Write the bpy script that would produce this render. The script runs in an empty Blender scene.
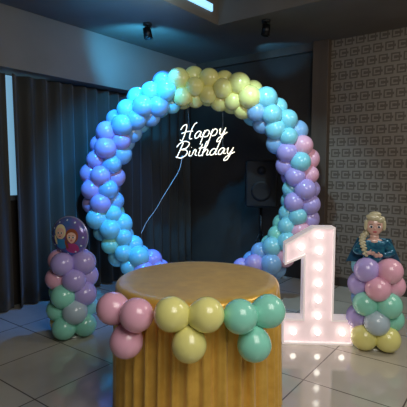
import bpy, math, random
from mathutils import Vector, Matrix
random.seed(7)
S=bpy.context.scene
S.view_settings.view_transform='Standard'
S.view_settings.look='None'
COL=S.collection
# ---------------------------------------------------------------- materials
def s2l(c):
    return tuple(((x/255.0)/12.92 if x/255.0<=0.04045 else (((x/255.0)+0.055)/1.055)**2.4) for x in c)
def mat(name,col,rough=.5,metal=0,emi=None,es=0,coat=0,sheen=0,trans=0,alpha=1,spec=.5):
    m=bpy.data.materials.new(name);m.use_nodes=True
    b=m.node_tree.nodes['Principled BSDF']
    b.inputs['Base Color'].default_value=(*s2l(col),1)
    b.inputs['Roughness'].default_value=rough
    b.inputs['Metallic'].default_value=metal
    b.inputs['Coat Weight'].default_value=coat
    b.inputs['Sheen Weight'].default_value=sheen
    b.inputs['Transmission Weight'].default_value=trans
    b.inputs['Alpha'].default_value=alpha
    b.inputs['Specular IOR Level'].default_value=spec
    if emi:
        b.inputs['Emission Color'].default_value=(*s2l(emi),1)
        b.inputs['Emission Strength'].default_value=es
    return m
def noisy(m,c1,c2,scale=5,detail=4,bump=0,stretch=None):
    nt=m.node_tree;b=nt.nodes['Principled BSDF']
    tc=nt.nodes.new('ShaderNodeTexCoord');n=nt.nodes.new('ShaderNodeTexNoise')
    n.inputs['Scale'].default_value=scale;n.inputs['Detail'].default_value=detail
    mp=nt.nodes.new('ShaderNodeMapping')
    if stretch: mp.inputs['Scale'].default_value=stretch
    r=nt.nodes.new('ShaderNodeValToRGB')
    r.color_ramp.elements[0].position=.3;r.color_ramp.elements[1].position=.7
    r.color_ramp.elements[0].color=(*s2l(c1),1);r.color_ramp.elements[1].color=(*s2l(c2),1)
    nt.links.new(tc.outputs['Object'],mp.inputs[0]);nt.links.new(mp.outputs[0],n.inputs['Vector'])
    nt.links.new(n.outputs['Fac'],r.inputs[0]);nt.links.new(r.outputs[0],b.inputs['Base Color'])
    if bump:
        bp=nt.nodes.new('ShaderNodeBump');bp.inputs['Strength'].default_value=bump
        bp.inputs['Distance'].default_value=.01
        nt.links.new(n.outputs['Fac'],bp.inputs['Height']);nt.links.new(bp.outputs[0],b.inputs['Normal'])
    return m
# balloons
def bal(name,c): return mat(name,c,rough=.22,coat=.4,spec=.5)
B_Y=bal('balloon_yellow',(238,232,146));B_A=bal('balloon_aqua',(140,216,230));B_L=bal('balloon_lavender',(182,166,230))
B_P=bal('balloon_pink',(240,180,204));B_M=bal('balloon_mint',(146,224,202));B_B=bal('balloon_sky',(140,186,230));B_W=bal('balloon_pale',(184,204,218))
# ---------------------------------------------------------------- builder
C=Vector((-.3,6.45,0));U=Vector((-.6,-.8,0));V=Vector((.8,-.6,0));ZZ=Vector((0,0,1))
ROOM=Matrix(((U.x,V.x,0,C.x),(U.y,V.y,0,C.y),(0,0,1,0),(0,0,0,1)))
class Bd:
    def __init__(s): s.v=[];s.f=[];s.m=[];s.mats=[];s.sm=[]
    def mi(s,m):
        if m not in s.mats: s.mats.append(m)
        return s.mats.index(m)
    def add(s,vs,fs,m,smooth=True):
        o=len(s.v);s.v+= [tuple(v) for v in vs];k=s.mi(m)
        for f in fs: s.f.append([i+o for i in f]);s.m.append(k);s.sm.append(smooth)
    def rev(s,prof,center,axis,m,n=18,smooth=True,caps=True):
        a=Vector(axis).normalized();t=a.orthogonal().normalized();b=a.cross(t);c=Vector(center)
        vs=[];fs=[]
        for (h,r) in prof:
            for i in range(n):
                w=2*math.pi*i/n
                vs.append(c+a*h+(t*math.cos(w)+b*math.sin(w))*r)
        for j in range(len(prof)-1):
            for i in range(n):
                k=(i+1)%n
                fs.append([j*n+i,j*n+k,(j+1)*n+k,(j+1)*n+i])
        if caps:
            fs.append(list(range(n))[::-1]);fs.append([(len(prof)-1)*n+i for i in range(n)])
        s.add(vs,fs,m,smooth)
    def balloon(s,c,r,d,m,n=18,q=11):
        p=[(-r*1.34,.012),(-r*1.27,.004)]
        for j in range(q+1):
            ph=math.pi*(1-j/q)*.97
            ca=math.cos(ph);ra=math.sin(ph)
            ax=r*ca*(1.2 if ca<0 else 1.0)
            rad=r*ra*(1-.1*max(0,-ca))
            p.append((ax,max(rad,.002)))
        s.rev(p,c,d,m,n)
    def ell(s,c,r,m,n=20,q=12,rot=None,fn=None):
        vs=[];fs=[];R=rot or Matrix.Identity(3);c=Vector(c)
        for j in range(q+1):
            ph=math.pi*j/q
            for i in range(n):
                w=2*math.pi*i/n
                p=Vector((r[0]*math.sin(ph)*math.cos(w),r[1]*math.sin(ph)*math.sin(w),r[2]*math.cos(ph)))
                if fn:p=fn(p)
                vs.append(c+R@p)
        for j in range(q):
            for i in range(n):
                k=(i+1)%n;fs.append([j*n+i,(j+1)*n+i,(j+1)*n+k,j*n+k])
        s.add(vs,fs,m)
    def cyl(s,p0,p1,r,m,n=12,r2=None):
        p0=Vector(p0);p1=Vector(p1);L=(p1-p0).length
        s.rev([(0,r),(L,r if r2 is None else r2)],p0,p1-p0,m,n)
    def box(s,c,h,m):
        c=Vector(c)
        vs=[c+Vector((h[0]*a,h[1]*b,h[2]*d)) for a in(-1,1) for b in(-1,1) for d in(-1,1)]
        s.add(vs,[[0,1,3,2],[4,6,7,5],[0,4,5,1],[2,3,7,6],[0,2,6,4],[1,5,7,3]],m,False)
    def obj(s,name,parent=None,bevel=0,room=False):
        me=bpy.data.meshes.new(name);me.from_pydata(s.v,[],s.f)
        for m in s.mats: me.materials.append(m)
        me.polygons.foreach_set('material_index',s.m);me.polygons.foreach_set('use_smooth',s.sm);me.update()
        o=bpy.data.objects.new(name,me);COL.objects.link(o)
        if parent:o.parent=parent
        if room:o.matrix_world=ROOM
        if bevel:
            bm=o.modifiers.new('bevel','BEVEL');bm.width=bevel;bm.segments=2;bm.limit_method='ANGLE'
        return o
def empty(name,loc=(0,0,0)):
    e=bpy.data.objects.new(name,None);e.location=loc;COL.objects.link(e);e.empty_display_size=.1;return e
def tube(name,strokes,r,m,parent=None):
    cu=bpy.data.curves.new(name,'CURVE');cu.dimensions='3D';cu.bevel_depth=r;cu.bevel_resolution=2;cu.use_fill_caps=True
    for st in strokes:
        sp=cu.splines.new('POLY');sp.points.add(len(st)-1)
        for p,q in zip(sp.points,st): p.co=(*q,1)
    cu.materials.append(m)
    o=bpy.data.objects.new(name,cu);COL.objects.link(o)
    if parent:o.parent=parent
    return o
def catmull(P,n=6):
    if len(P)<3:return [Vector(p) for p in P]
    P=[Vector(p) for p in P];Q=[P[0]*2-P[1]]+P+[P[-1]*2-P[-2]];out=[]
    for i in range(1,len(Q)-2):
        for k in range(n):
            t=k/n;a,b,c,d=Q[i-1:i+3]
            out.append(.5*((2*b)+(c-a)*t+(2*a-5*b+4*c-d)*t*t+(-a+3*b-3*c+d)*t**3))
    out.append(P[-1]);return out
# ---------------------------------------------------------------- room (local frame a,b,z)
def W(a,b,z=0): return C+U*a+V*b+ZZ*z
def rbox(bd,a0,a1,b0,b1,z0,z1,m):
    bd.box(((a0+a1)/2,(b0+b1)/2,(z0+z1)/2),((a1-a0)/2,(b1-b0)/2,(z1-z0)/2),m)
def one(name,*a,bevel=0):
    bd=Bd();rbox(bd,*a);return bd.obj(name,bevel=bevel,room=True)
AL,BL,CH=8.5,7.5,2.85
m_wall=noisy(mat('wall_taupe',(88,78,68),.8),(82,72,62),(94,84,74),3)
m_wallb=noisy(mat('wall_brown',(52,44,37),.75),(48,40,34),(58,50,42),3)
m_ceil=noisy(mat('ceiling_paint',(96,86,76),.8),(96,87,78),(106,97,88),2)
m_pel=noisy(mat('bulkhead_paint',(116,110,102),.85),(112,106,98),(122,115,107),2)
m_floor=mat('floor_tiles',(150,144,134),.1,coat=.5)
nt=m_floor.node_tree;b=nt.nodes['Principled BSDF'];b.inputs['Coat Roughness'].default_value=.06
tc=nt.nodes.new('ShaderNodeTexCoord')
br=nt.nodes.new('ShaderNodeTexBrick');br.offset=0;br.inputs['Scale'].default_value=1;br.inputs['Brick Width'].default_value=.6;br.inputs['Row Height'].default_value=.6
br.inputs['Mortar Size'].default_value=.005;br.inputs['Mortar Smooth'].default_value=.2
br.inputs['Color1'].default_value=(*s2l((196,190,178)),1);br.inputs['Color2'].default_value=(*s2l((188,182,171)),1);br.inputs['Mortar'].default_value=(*s2l((96,91,85)),1)
ns=nt.nodes.new('ShaderNodeTexNoise');ns.inputs['Scale'].default_value=3;ns.inputs['Detail'].default_value=6
mx=nt.nodes.new('ShaderNodeMixRGB');mx.blend_type='MULTIPLY';mx.inputs[0].default_value=.3
rp=nt.nodes.new('ShaderNodeValToRGB');rp.color_ramp.elements[0].color=(.6,.6,.6,1);rp.color_ramp.elements[0].position=.3;rp.color_ramp.elements[1].position=.65
nt.links.new(tc.outputs['Object'],br.inputs['Vector']);nt.links.new(tc.outputs['Object'],ns.inputs['Vector'])
nt.links.new(ns.outputs['Fac'],rp.inputs[0]);nt.links.new(br.outputs['Color'],mx.inputs[1]);nt.links.new(rp.outputs[0],mx.inputs[2]);nt.links.new(mx.outputs[0],b.inputs['Base Color'])
one('floor',-.15,AL+.15,-.15,BL+.15,-.1,0,m_floor)
# wallpaper
m_wp=mat('key_pattern_wallpaper',(90,86,82),.6)
nt=m_wp.node_tree;b=nt.nodes['Principled BSDF']
def N(t,**k):
    n=nt.nodes.new(t)
    for kk,vv in k.items(): setattr(n,kk,vv)
    return n
def M(op,x,y=None):
    n=N('ShaderNodeMath',operation=op)
    for i,q in enumerate((x,y)):
        if q is None: continue
        if isinstance(q,(int,float)): n.inputs[i].default_value=q
        else: nt.links.new(q,n.inputs[i])
    return n.outputs[0]
tc=N('ShaderNodeTexCoord');sx=N('ShaderNodeSeparateXYZ');nt.links.new(tc.outputs['Object'],sx.inputs[0])
uu=M('MULTIPLY',sx.outputs[1],8.0)
zz=M('MULTIPLY',sx.outputs[2],8.0)
row=M('FLOOR',zz);off=M('MULTIPLY',M('MODULO',row,2.0),.5)
fx0=M('SUBTRACT',M('FRACT',M('ADD',M('ADD',uu,off),50.0)),.5);fz0=M('SUBTRACT',M('FRACT',M('ADD',zz,50.0)),.5)
fx=M('ABSOLUTE',fx0);fz=M('ABSOLUTE',fz0)
d=M('MAXIMUM',fx,fz)
gap=M('MULTIPLY',M('GREATER_THAN',fx0,0.0),M('LESS_THAN',fz,.1))
stp=M('MULTIPLY',M('GREATER_THAN',M('FRACT',M('MULTIPLY',d,4.0)),.5),M('SUBTRACT',1.0,gap))
mx=N('ShaderNodeMixRGB');nt.links.new(stp,mx.inputs[0]);mx.inputs[1].default_value=(*s2l((82,72,62)),1);mx.inputs[2].default_value=(*s2l((118,109,100)),1)
nt.links.new(mx.outputs[0],b.inputs['Base Color'])
one('wall_left',-.15,AL+.15,-.15,0,0,CH+.4,m_wallb)
one('wall_right',-.15,0,0,BL,0,CH+.4,m_wallb)
one('wall_near',AL,AL+.15,0,BL,0,CH+.4,m_wall)
one('wall_far',-.15,AL+.15,BL,BL+.15,0,CH+.4,m_wall)
one('trim_wallpaper_panel',0.001,.03,2.24,BL,.1,CH,m_wp)
m_pil=noisy(mat('pilaster_wood',(74,60,50),.6),(66,54,44),(82,68,56),6,4,0,(1,1,.1))
one('trim_pilaster',0.001,.12,2.05,2.24,0,CH,m_pil,bevel=.005)
one('baseboard_right',0.001,.035,2.24,BL,0,.1,mat('baseboard',(60,54,48),.5))
one('trim_cornice',0.001,.07,.3,2.05,CH-.09,CH,m_pil)
RA0,RA1,RB0,RB1=1.25,5.6,1.5,4.9
bd=Bd()
for q in ((-.15,RA0,-.15,BL+.15),(RA1,AL+.15,-.15,BL+.15),(RA0,RA1,-.15,RB0),(RA0,RA1,RB1,BL+.15)):
    rbox(bd,*q,CH,CH+.05,m_ceil)
rbox(bd,RA0-.05,RA1+.05,RB0-.05,RB1+.05,CH+.28,CH+.33,m_ceil)
for q in ((RA0-.05,RA0,RB0-.05,RB1+.05),(RA1,RA1+.05,RB0-.05,RB1+.05),(RA0,RA1,RB0-.05,RB0),(RA0,RA1,RB1,RB1+.05)):
    rbox(bd,*q,CH+.05,CH+.3,m_ceil)
bd.obj('ceiling',room=True)
bd=Bd();rbox(bd,RA0+.12,RA1-.3,RB0+.001,RB0+.02,CH+.10,CH+.17,mat('led_strip_glow',(200,230,255),.4,emi=(140,205,255),es=1.3))
bd.obj('led_cove_strip',room=True)
one('trim_bulkhead',0.02,AL,0.001,.3,2.3,CH-.001,m_pel)
# window
bd=Bd();mwf=mat('window_frame',(90,92,95),.4);mwp=mat('window_daylight',(150,180,200),.5,emi=(130,185,220),es=.7)
rbox(bd,2.3,3.3,.001,.02,1.12,2.29,mwp)
for q in ((2.25,3.35,.001,.05,1.07,1.12),(2.25,2.3,.001,.05,1.07,2.29),(3.3,3.35,.001,.05,1.07,2.29)): rbox(bd,*q,mwf)
bd.obj('window_1',room=True)
# curtains
m_cur=noisy(mat('curtain_fabric',(44,42,38),.8,sheen=.15),(36,34,30),(60,56,50),4,5,0,(1,1,.15))
def curtain(name,a0,a1,ph):
    bd=Bd();n=int((a1-a0)/.012);rows=10;vs=[];fs=[]
    for j in range(rows+1):
        z=.015+(2.28-.015)*j/rows
        for i in range(n+1):
            a=a0+(a1-a0)*i/n
            w=.034*math.sin(a*2*math.pi/.17+ph+.8*math.sin(a*3.1))+.014*math.sin(a*2*math.pi/.31+2)+.006*math.sin(z*2+a*9)
            vs.append((a,.14+w*(1.15-.25*z/2.2),z))
    for j in range(rows):
        for i in range(n):
            k=j*(n+1)+i;fs.append([k,k+1,k+n+2,k+n+1])
    bd.add(vs,fs,m_cur);o=bd.obj(name,room=True)
    so=o.modifiers.new('thick','SOLIDIFY');so.thickness=.004
curtain('window_curtain',.05,2.75,0);curtain('window_curtain.001',2.785,6.2,1)
# ---------------------------------------------------------------- balloon arch
RC=Vector((-.02,4.5,1.17));RR=1.04
arch=empty('balloon_ring_arch',(0,4.5,0))
T=-arch.location
bd=Bd()
def ringcol(t,out):
    t%=360
    if 56<=t<108:return [B_Y]
    if 30<=t<56:return [B_A,B_A,B_B]
    if t<30 or t>=350:return [B_P,B_P,B_L] if out>.3 else [B_L,B_L,B_A]
    if 318<=t<350:return [B_M,B_M,B_A] if out<.5 else [B_P,B_L]
    if 270<=t<318:return [B_L,B_L,B_B]
    if 108<=t<146:return [B_A,B_B]
    if 146<=t<190:return [B_L,B_L,B_L,B_B]
    if 190<=t<228:return [B_A,B_A,B_M]
    return [B_L,B_L,B_B]
NC=46
for k in range(NC):
    th=2*math.pi*k/NC;e=Vector((math.cos(th),0,math.sin(th)));F=Vector((0,-1,0))
    base=RC+e*RR
    for q in range(4):
        w=math.pi/2*q+(math.pi/4 if k%2 else 0)+random.uniform(-.15,.15)
        dd=(e*math.cos(w)+F*math.sin(w)).normalized()
        r=random.uniform(.094,.118)
        if base.z<.3 : r=min(r,.1)
        c=base+dd*(r*1.08)
        if c.z<r*1.05: c.z=r*1.05+.002
        bd.balloon(c+T,r,dd,random.choice(ringcol(math.degrees(th),math.cos(w))),24,14)
bd.obj('balloons',arch)
m_met=mat('white_metal',(210,210,205),.4,metal=.6);m_blk=mat('black_plastic',(12,12,13),.45);m_blkm=mat('black_metal',(22,22,24),.35,metal=.6)
hoop=[RC+T+Vector((math.cos(a),0,math.sin(a)))*RR for a in [2*math.pi*i/96 for i in range(97)]]
tube('hoop_frame',[hoop],.012,m_met,arch)
bd=Bd()
for sx_ in(-.28,.28):
    bd.cyl(Vector((sx_,0,.16)),Vector((sx_,0,.01)),.012,m_met);bd.box((sx_,0,.01),(.03,.28,.01),m_met)
bd.obj('stand_feet',arch)
# ---------------------------------------------------------------- neon sign
L={'H':(1.2,[[(-.2,1.1),(0,1.45),(.3,1.5),(.3,.8),(.12,0),(-.1,.1)],[(1.25,1.6),(1.0,1.4),(.8,.7),(.8,.1),(1.05,.05)],[(-.05,.7),(.4,.82),(1.0,.8)]]),
'a':(.78,[[(.6,.6),(.35,.7),(.08,.4),(.15,.05),(.4,.12),(.6,.6),(.58,.15),(.8,.1)]]),
'p':(.74,[[(0,.2),(.18,.7),(.05,0),(-.08,-.65)],[(.1,.4),(.35,.7),(.6,.5),(.5,.1),(.2,.04)]]),
'y':(.8,[[(.05,.5),(.15,.65),(.15,.15),(.4,.1),(.6,.6)],[(.62,.68),(.5,0),(.3,-.55),(0,-.6),(.15,-.25),(.85,.2)]]),
'B':(1.12,[[(.38,1.5),(.25,.8),(.1,0)],[(-.15,1.1),(.05,1.45),(.55,1.65),(.98,1.4),(.8,.95),(.35,.8),(.85,.72),(.98,.3),(.55,-.05),(.0,.08)]]),
'i':(.38,[[(.1,.62),(.1,.15),(.38,.1)],[(.14,.95),(.17,.98)]]),
'r':(.5,[[(.0,.2),(.14,.7),(.3,.62),(.3,.2),(.5,.1)]]),
't':(.46,[[(.25,1.25),(.12,.25),(.25,.04),(.46,.12)],[(0,.82),(.45,.88)]]),
'h':(.68,[[(0,.3),(.3,1.2),(.22,1.5),(.1,1.2),(.05,0)],[(.08,.35),(.3,.66),(.48,.5),(.45,.1),(.68,.1)]]),
'd':(.78,[[(.6,.55),(.3,.68),(.05,.35),(.15,.05),(.4,.1),(.6,.5)],[(.76,1.5),(.62,.6),(.58,.1),(.78,.1)]])}
neon=empty('happy_birthday_neon_sign',(0,4.5,1.6))
m_neon=mat('neon_tube',(255,246,222),.4,emi=(255,236,204),es=1.2)
strokes=[]
def word(txt,x0,z0,sc,ang):
    x=0;ca,sa=math.cos(ang),math.sin(ang)
    for ch in txt:
        w,ss=L[ch]
        for s_ in ss:
            pts=[]
            for p in catmull([(a,b_,0) for a,b_ in s_]):
                px_=(x+p[0]+.3*p[1])*sc;pz=p[1]*sc*.9
                pts.append((x0+px_*ca-pz*sa,-.0,z0+px_*sa+pz*ca-1.6))
            strokes.append(pts)
        x+=w
word('Happy',-.235,1.672,.112,math.radians(8));word('Birthday',-.29,1.495,.110,math.radians(4))
tube('neon_lettering',strokes,.0048,m_neon,neon)
m_ac=mat('clear_hanging_line',(120,120,125),.2)
tube('hanging_lines',[[(-.15,.01,.24),(-.17,.01,.50)],[(.2,.01,.12),(.2,.01,.50)],[(-.15,.01,.0),(-.15,.01,.24)],[(.2,.01,-.05),(.2,.01,.12)]],.0012,m_ac,neon)
cab=catmull([(-.22,.01,-.08),(-.25,.01,-.22),(-.33,.01,-.36),(-.43,.01,-.52),(-.5,.01,-.64),(-.6,.01,-.78),(-.66,.01,-.9)])
tube('power_cable',[[tuple(p) for p in cab]],.003,mat('cable_white',(200,200,200),.5),neon)
# ---------------------------------------------------------------- table
m_gold=mat('gold_satin',(226,176,70),.32,sheen=.3,spec=.7,metal=.3)
noisy(m_gold,(220,168,62),(240,192,82),14,3,.1)
tb=Bd();TC=Vector((-.035,2.48,0));n=360
table=empty('round_table_with_gold_cloth',TC)
rings=[(0,.75),(.2,.751),(.4,.75),(.45,.749),(.466,.742),(.473,.728)]+[(None,.728-.716*j/16) for j in range(1,17)]
vs=[];fs=[]
for idx,(r,z) in enumerate(rings):
    for i in range(n):
        w=2*math.pi*i/n
        if r is None:
            t=(.728-z)/.716
            am=.016*min(1,t*6+.15)*(1+.3*math.sin(w*5))
            rr=.470+.018*t+am*(math.sin(w*38+1.2*math.sin(w*3)+.4*math.sin(t*2+w*7))+.35*math.sin(w*83+t))
        else: rr=max(r,.0005)
        vs.append((rr*math.cos(w),rr*math.sin(w),z))
for j in range(len(rings)-1):
    for i in range(n):
        k=(i+1)%n;fs.append([j*n+i,(j+1)*n+i,(j+1)*n+k,j*n+k])
tb.add(vs,fs,m_gold);tb.obj('table_cloth',table)
tb=Bd();tb.rev([(.70,.43),(.735,.43)],(0,0,0),(0,0,1),mat('table_wood',(110,84,60),.5),48,False)
for k in range(4):
    w=k*math.pi/2+.78;tb.cyl((.3*math.cos(w),.3*math.sin(w),0),(.3*math.cos(w),.3*math.sin(w),.7),.02,m_blkm)
tb.obj('table_frame',table)
def triplet(name,deg,z0,dz,m,tilt=0):
    w=math.radians(deg);nrm=Vector((math.sin(w),-math.cos(w),0));tan=Vector((math.cos(w),math.sin(w),0))
    bd=Bd();c=TC+nrm*.584;r=.081
    for p,dd in ((tan*-.08,-tan+nrm*.4+ZZ*.35),(tan*.08,tan+nrm*.4+ZZ*.35),(ZZ*-dz+tan*tilt,-ZZ+nrm*.3)):
        bd.balloon(c+p+ZZ*z0,r,dd,m,32,18)
    bd.obj(name)
triplet('balloon_cluster',-36,.71,.145,B_P,.01);triplet('balloon_cluster.001',-3,.735,.142,B_Y);triplet('balloon_cluster.002',28,.715,.15,B_M)
# ---------------------------------------------------------------- balloon columns
def column(name,loc,rows,rot):
    e=empty(name,loc);bd=Bd();z=.1
    for k,cols in enumerate(rows):
        for q in range(4):
            w=rot+math.pi/2*q+(math.pi/4 if k%2 else 0)
            dd=Vector((math.cos(w),math.sin(w),0));r=.098+random.uniform(-.004,.004)
            bd.balloon(dd*.116+ZZ*z,r,dd,cols[q%len(cols)],26,16)
        z+=.131
    bd.obj('balloons',e)
    bd=Bd();bd.cyl((0,0,.0),(0,0,z-.02),.012,m_met);bd.rev([(0,.09),(.012,.09)],(0,0,0),(0,0,1),m_met,24);bd.obj('pole',e)
    return e
column('balloon_column',(-1.09,3.5,0),[[B_M,B_Y,B_Y,B_M],[B_A,B_W,B_M,B_W],[B_L,B_L,B_M,B_M],[B_L,B_L,B_P,B_L],[B_L,B_P,B_P,B_L]],math.radians(-20))
column('balloon_column.001',(1.335,3.26,0),[[B_Y,B_Y,B_M,B_Y],[B_M,B_A,B_L,B_W],[B_M,B_M,B_B,B_M],[B_P,B_P,B_L,B_P],[B_P,B_L,B_A,B_L]],math.radians(-60))
# ---------------------------------------------------------------- round foil balloon (printed)
fe=empty('round_foil_balloon',(-1.085,3.46,.84))
fe.rotation_euler=(0,0,math.radians(-14));fe.scale=(1.08,1.08,1.08)
m_fo=mat('foil_purple_blue',(92,84,150),.2,metal=.2,coat=.5);noisy(m_fo,(60,120,190),(140,106,180),9,2)
FR=.145
def lens(x,z): 
    q=max(0,1-(x*x+z*z)/(FR*FR));return .06*q**.5
bd=Bd();vs=[];fs=[];n=48;q=12
for sd in(-1,1):
    o=len(vs)
    for j in range(q+1):
        rr=FR*math.sin(math.pi/2*j/q)
        for i in range(n):
            w=2*math.pi*i/n;x,z=rr*math.cos(w),rr*math.sin(w);vs.append((x,sd*lens(x,z),z))
    for j in range(q):
        for i in range(n):
            k=(i+1)%n;f=[o+j*n+i,o+(j+1)*n+i,o+(j+1)*n+k,o+j*n+k];fs.append(f if sd<0 else f[::-1])
bd.add(vs,fs,m_fo)
bd.rev([(-.003,FR+.008),(.003,FR+.008)],(0,0,0),(0,1,0),mat('foil_seam',(170,170,210),.25,metal=.4),48)
bd.obj('foil_body',fe)
def decal(bd,cx,cz,rx,rz,m,lift,rot=0,n=28,sh=None):
    vs=[];fs=[];q=5
    for j in range(q+1):
        for i in range(n):
            w=2*math.pi*i/n;a=rx*math.cos(w)*j/q;b_=rz*math.sin(w)*j/q
            if sh:a,b_=sh(a,b_)
            x=cx+a*math.cos(rot)-b_*math.sin(rot);z=cz+a*math.sin(rot)+b_*math.cos(rot)
            vs.append((x,-lens(x,z)-lift,z))
    for j in range(q):
        for i in range(n):
            k=(i+1)%n;fs.append([j*n+i,(j+1)*n+i,(j+1)*n+k,j*n+k])
    bd.add(vs,fs,m)
m_sk=mat('print_skin',(240,196,176),.4);m_bl=mat('print_blonde_hair',(240,226,180),.4);m_rd=mat('print_auburn_hair',(150,80,50),.4)
m_dr=mat('print_blue_dress',(60,150,210),.3,metal=.1);m_pk=mat('print_magenta_cape',(180,60,130),.4);m_ey=mat('print_eye',(20,40,70),.3);m_lp=mat('print_lips',(190,60,80),.4);m_eyw=mat('print_eye_white',(250,250,250),.4)
m_sn=mat('print_snow',(220,236,250),.4)
bd=Bd()
for k in range(12):
    w=k*.5236;decal(bd,.126*math.cos(w),.126*math.sin(w),.006,.006,m_sn,.002)
for cx,cz,hair,dr in ((-.045,.028,m_bl,m_dr),(.048,-.002,m_rd,m_pk)):
    decal(bd,cx*.9,cz-.078,.05,.04,dr,.002)
    decal(bd,cx,cz+.012,.048,.055,hair,.0035)
    decal(bd,cx,cz,.034,.041,m_sk,.0055,sh=lambda a,b_:(a*(1+.25*b_/.04),b_))
    for s_ in(-1,1):
        decal(bd,cx+s_*.014,cz+.004,.0095,.008,m_eyw,.0068);decal(bd,cx+s_*.014,cz+.004,.0055,.0068,m_ey,.0078)
        decal(bd,cx+s_*.014,cz+.017,.009,.0018,hair,.0070)
    decal(bd,cx,cz-.009,.003,.003,m_lp,.0068);decal(bd,cx,cz-.021,.010,.0035,m_lp,.0068)
    decal(bd,cx-.04,cz-.05,.011,.035,hair,.0065,.2)
bd.obj('printed_characters',fe)
# ---------------------------------------------------------------- princess foil balloon (bust)
pe=empty('princess_foil_balloon',(1.3,3.24,.66));pe.scale=(1.15,.62,1.06);pe.rotation_euler=(0,0,math.radians(-16))
f_sk=mat('foil_skin',(214,172,160),.25,coat=.5);f_ha=mat('foil_blonde',(190,182,150),.25,coat=.5);f_dr=mat('foil_teal_dress',(34,92,120),.25,metal=.3,coat=.5);noisy(f_dr,(20,70,110),(56,130,156),40,2)
def skinobj(name,V_,E_,R_,m,parent):
    me=bpy.data.meshes.new(name);me.from_pydata(V_,E_,[]);me.materials.append(m)
    o=bpy.data.objects.new(name,me);COL.objects.link(o);o.parent=parent
    bpy.context.view_layer.objects.active=o
    o.modifiers.new('skin','SKIN')
    try: dat=me.skin_vertices[0].data
    except Exception:
        o.select_set(True);bpy.ops.mesh.customdata_skin_add();dat=me.skin_vertices[0].data
    for i,r in enumerate(R_): dat[i].radius=(r,r)
    dat[0].use_root=True
    o.modifiers['skin'].use_smooth_shade=True
    su=o.modifiers.new('sub','SUBSURF');su.levels=2;su.render_levels=2
    return o
skinobj('dress_bodice',[(0,0,.0),(0,0,.05),(0,0,.12),(0,0,.16),(.075,0,.15),(.115,-.02,.085),(.05,-.085,.075),(-.075,0,.15),(-.115,-.02,.085),(-.05,-.09,.09)],
 [(0,1),(1,2),(2,3),(2,4),(4,5),(5,6),(2,7),(7,8),(8,9)],[.09,.068,.075,.05,.04,.03,.021,.04,.03,.021],f_dr,pe)
bd=Bd()
bd.cyl((0,0,.15),(0,-.004,.225),.032,f_sk,16,.026)
bd.ell((0,-.01,.165),(.055,.04,.028),f_sk)
def facefn(p):
    k=1-.32*max(0,-p.z/.068)
    return Vector((p.x*k,p.y*(1-.12*max(0,-p.z/.068)),p.z))
HC=Vector((0,-.012,.275))
bd.ell(HC,(.058,.056,.072),f_sk,24,16,fn=facefn)
bd.ell(HC+Vector((0,-.056,-.012)),(.007,.010,.010),f_sk,12,8)
m_brow=mat('brow',(110,84,60),.5)
for s_ in(-1,1):
    bd.ell(HC+Vector((s_*.023,-.049,.0)),(.0135,.008,.010),m_eyw,14,8)
    bd.ell(HC+Vector((s_*.023,-.0555,.0)),(.0075,.004,.0085),m_ey,12,8)
    bd.ell(HC+Vector((s_*.024,-.052,.018)),(.013,.004,.0025),m_brow,10,6)
    bd.ell(HC+Vector((s_*.056,.0,-.005)),(.006,.01,.014),f_sk,10,8)
bd.ell(HC+Vector((0,-.047,-.036)),(.014,.006,.005),m_lp,12,8)
for s_,hx,hz in((1,.045,.075),(-1,-.045,.09)):
    c=Vector((hx-s_*.012,-.092,hz));bd.ell(c,(.018,.010,.014),f_sk,12,8)
    for k in range(4):
        a=c+Vector((-s_*.014,-.003,.010-.007*k));L_=(.018,.022,.021,.015)[k]
        m1=a+Vector((-s_*L_*.6,-.003,-.001));bd.cyl(a,m1,.0036,f_sk,8);bd.cyl(m1,m1+Vector((-s_*L_*.5,.004,-.002)),.0033,f_sk,8,.0024)
    bd.cyl(c+Vector((0,-.004,.010)),c+Vector((-s_*.012,-.006,.024)),.004,f_sk,8,.003)
bd.obj('head_and_hands',pe)
bd=Bd()
bd.ell(HC+Vector((0,.018,.016)),(.068,.062,.074),f_ha,24,14)
bd.ell(HC+Vector((-.012,-.022,.062)),(.048,.036,.026),f_ha,20,10,Matrix.Rotation(.25,3,'Y'))
bd.ell(HC+Vector((.03,-.018,.048)),(.034,.034,.026),f_ha,18,10,Matrix.Rotation(-.5,3,'Y'))
bd.ell(HC+Vector((0,.01,.085)),(.04,.036,.022),f_ha,18,10)
for s_ in(-1,1): bd.ell(HC+Vector((s_*.056,-.02,.01)),(.013,.022,.04),f_ha,14,10)
P=catmull([(-.04,.03,.235),(-.07,-.01,.20),(-.075,-.05,.16),(-.065,-.085,.12),(-.055,-.095,.07)],4)
for k,p in enumerate(P):
    r=.021-.0006*k;bd.ell(p+Vector((.006*(-1)**k,0,0)),(r,r*.85,r*.8),f_ha,12,8)
bd.obj('hair_and_braid',pe)
bd=Bd();vs=[];fs=[]
for j in range(9):
    t=j/8
    for i in range(17):
        w=math.pi*(i/16);r=.1+.07*t
        vs.append((r*math.cos(w),.03+.045*math.sin(w)+.004*math.sin(i*2.2),.185-.18*t))
for j in range(8):
    for i in range(16):
        k=j*17+i;fs.append([k,k+1,k+18,k+17])
bd.add(vs,fs,mat('foil_cape',(40,96,124),.3,metal=.3));o=bd.obj('cape',pe);so=o.modifiers.new('s','SOLIDIFY');so.thickness=.004
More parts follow.
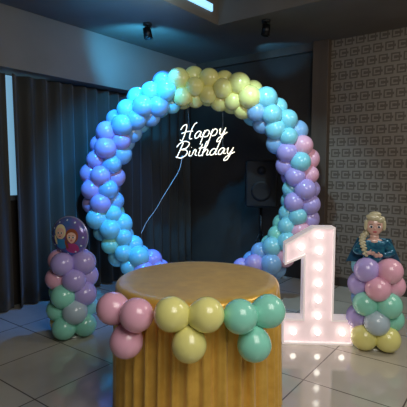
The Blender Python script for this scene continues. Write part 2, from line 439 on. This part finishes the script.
# ---------------------------------------------------------------- marquee number
mq=empty('marquee_number_one',(.905,3.36,0));mq.rotation_euler=(0,0,math.radians(-4))
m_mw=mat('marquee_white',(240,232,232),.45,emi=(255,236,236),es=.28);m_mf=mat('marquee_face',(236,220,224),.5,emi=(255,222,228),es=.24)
m_bu=mat('bulb_glow',(255,250,240),.3,emi=(255,248,236),es=4.6)
out=[(-.275,0),(.275,0),(.275,.205),(.118,.205),(.118,.935),(-.045,.935),(-.265,.80),(-.265,.635),(-.118,.70),(-.118,.205),(-.275,.205)]
def inset(P,d):
    n=len(P);R=[]
    for i in range(n):
        p0,p1,p2=Vector(P[i-1]),Vector(P[i]),Vector(P[(i+1)%n])
        e1=(p1-p0).normalized();e2=(p2-p1).normalized();n1=Vector((-e1.y,e1.x));n2=Vector((-e2.y,e2.x))
        bis=(n1+n2);bis=bis/ (1+n1.dot(n2));R.append(tuple(p1+bis*d))
    return R
inn=inset(out,.014);n=len(out);bd=Bd()
yb,yf,yr=.07,-.07,-.035
vs=[(x,yb,z) for x,z in out]+[(x,yf,z) for x,z in out]+[(x,yf,z) for x,z in inn]+[(x,yr,z) for x,z in inn]
fs=[]
for i in range(n):
    k=(i+1)%n
    fs.append([i,k,n+k,n+i][::-1]);fs.append([n+i,n+k,2*n+k,2*n+i][::-1]);fs.append([2*n+i,2*n+k,3*n+k,3*n+i][::-1])
fs.append(list(range(n))[::-1])
bd.add(vs,fs,m_mw,False);bd.add([(x,yr,z) for x,z in inn],[list(range(n))],m_mf,False)
bd.obj('shell',mq)
bd=Bd();m_so=mat('bulb_socket',(200,185,185),.4)
pts=[(0,.23),(0,.36),(0,.49),(0,.62),(0,.75),(0,.87),(-.14,.78),(-.19,.1),(0,.1),(.19,.1)]
for x,z in pts:
    bd.cyl((x,yr,z),(x,yr-.014,z),.014,m_so,14);bd.ell((x,yr-.03,z),(.022,.022,.022),m_bu,16,10)
bd.obj('bulbs',mq)
# ---------------------------------------------------------------- PA speaker on tripod
sp=empty('speaker_on_tripod',(.70,5.2,0));sp.rotation_euler=(0,0,math.radians(-8))
bd=Bd();bd.box((0,0,1.2),(.19,.15,.28),m_blk);o=bd.obj('cabinet',sp,bevel=.03)
bd=Bd();mg=mat('speaker_grille',(22,22,25),.6,metal=0,spec=.3)
bd.box((0,-.153,1.2),(.165,.004,.255),mg);bd.rev([(0,.12),(.012,.12),(.008,.09),(0.004,.03)],(0,-.155,1.12),(0,-1,0),mg,28);bd.rev([(0,.05),(.012,.05)],(0,-.155,1.36),(0,-1,0),mg,20)
bd.obj('grille',sp)
bd=Bd();bd.cyl((0,0,.92),(0,0,.25),.018,m_blkm)
for k in range(3):
    w=k*2.094+.5;bd.cyl((0,0,.62),(.3*math.cos(w),.3*math.sin(w),.012),.012,m_blkm);bd.cyl((0,0,.3),(.155*math.cos(w),.155*math.sin(w),.3),.007,m_blkm)
bd.obj('tripod',sp)
# ---------------------------------------------------------------- ceiling spotlights
def spotfix(name,x,y,aim):
    e=empty(name,(x,y,CH));bd=Bd();bd.rev([(-.02,.045),(0,.045)],(0,0,0),(0,0,1),m_blk,20)
    bd.cyl((0,0,-.02),(0,0,-.06),.008,m_blkm)
    a=(Vector(aim)-Vector((x,y,CH-.09))).normalized()
    bd.rev([(-.05,.03),(-.045,.04),(.06,.045),(.06,.036),(.03,.03)],(0,0,-.09),a,m_blkm,20)
    bd.obj('lamp_head',e);return e
spotfix('ceiling_spotlight',-.57,4.5,(-.3,4.5,1));spotfix('ceiling_spotlight.001',.62,4.4,(.4,4.5,1))
spotfix('ceiling_spotlight.002',-.95,3.35,(-.8,4.5,1.5))
# ---------------------------------------------------------------- lights
def look(o,t): o.rotation_euler=(Vector(t)-o.location).to_track_quat('-Z','Y').to_euler()
def area(name,loc,tgt,size,e,col,sy=None):
    l=bpy.data.lights.new(name,'AREA');l.size=size;l.energy=e;l.color=col
    if sy:l.shape='RECTANGLE';l.size_y=sy
    o=bpy.data.objects.new(name,l);o.location=loc;COL.objects.link(o);look(o,tgt);return o
def spot(name,loc,tgt,ang,e,col,blend=.6,rad=.04):
    l=bpy.data.lights.new(name,'SPOT');l.spot_size=math.radians(ang);l.spot_blend=blend;l.energy=e;l.color=col;l.shadow_soft_size=rad
    o=bpy.data.objects.new(name,l);o.location=loc;COL.objects.link(o);look(o,tgt);return o
area('ceiling_light_room',(.9,.3,2.6),(.6,2.6,.4),1.6,50,(1,.96,.88))
area('ceiling_light_side',(2.6,2.6,2.65),(1.6,3.4,0),1.0,20,(1,.93,.82))
spot('blue_beam_main',(-.75,3.2,2.7),(-.74,4.5,1.5),66,250,(.03,.42,1))
spot('blue_beam_low',(-.3,4.15,2.7),(-1.0,4.5,.7),60,130,(.02,.26,1))
spot('blue_beam_back',(-.57,4.95,2.7),(-.75,4.6,1.0),90,80,(.02,.3,1))
spot('cyan_beam_right',(.45,3.3,2.7),(.75,4.5,1.3),66,95,(.5,.82,1))
spot('blue_wall_wash',(-.6,4.4,2.5),(-.75,5.2,2.75),120,45,(.06,.5,1))
spot('blue_ceiling_wash',(-.85,3.5,2.35),(-.7,3.9,2.85),130,14,(.04,.4,1),1.0)
spot('blue_cornice_glow',tuple(W(.5,1.5,2.6)),tuple(W(.05,1.6,2.82)),80,5,(.1,.5,1))
area('cove_led',tuple(W(2.2,RB0+.3,CH+.10)),tuple(W(2.2,RB0,CH+.2)),.12,5,(.45,.8,1),1.4)
w=bpy.data.worlds.new('w');S.world=w;w.use_nodes=True;w.node_tree.nodes['Background'].inputs[0].default_value=(.02,.025,.03,1)
cd=bpy.data.cameras.new('cam');cd.sensor_width=36;cd.lens=38.03;cd.clip_start=.05
co=bpy.data.objects.new('camera',cd);co.location=(0,0,1.4);co.rotation_euler=(math.radians(90-4.85),0,0);COL.objects.link(co);S.camera=co
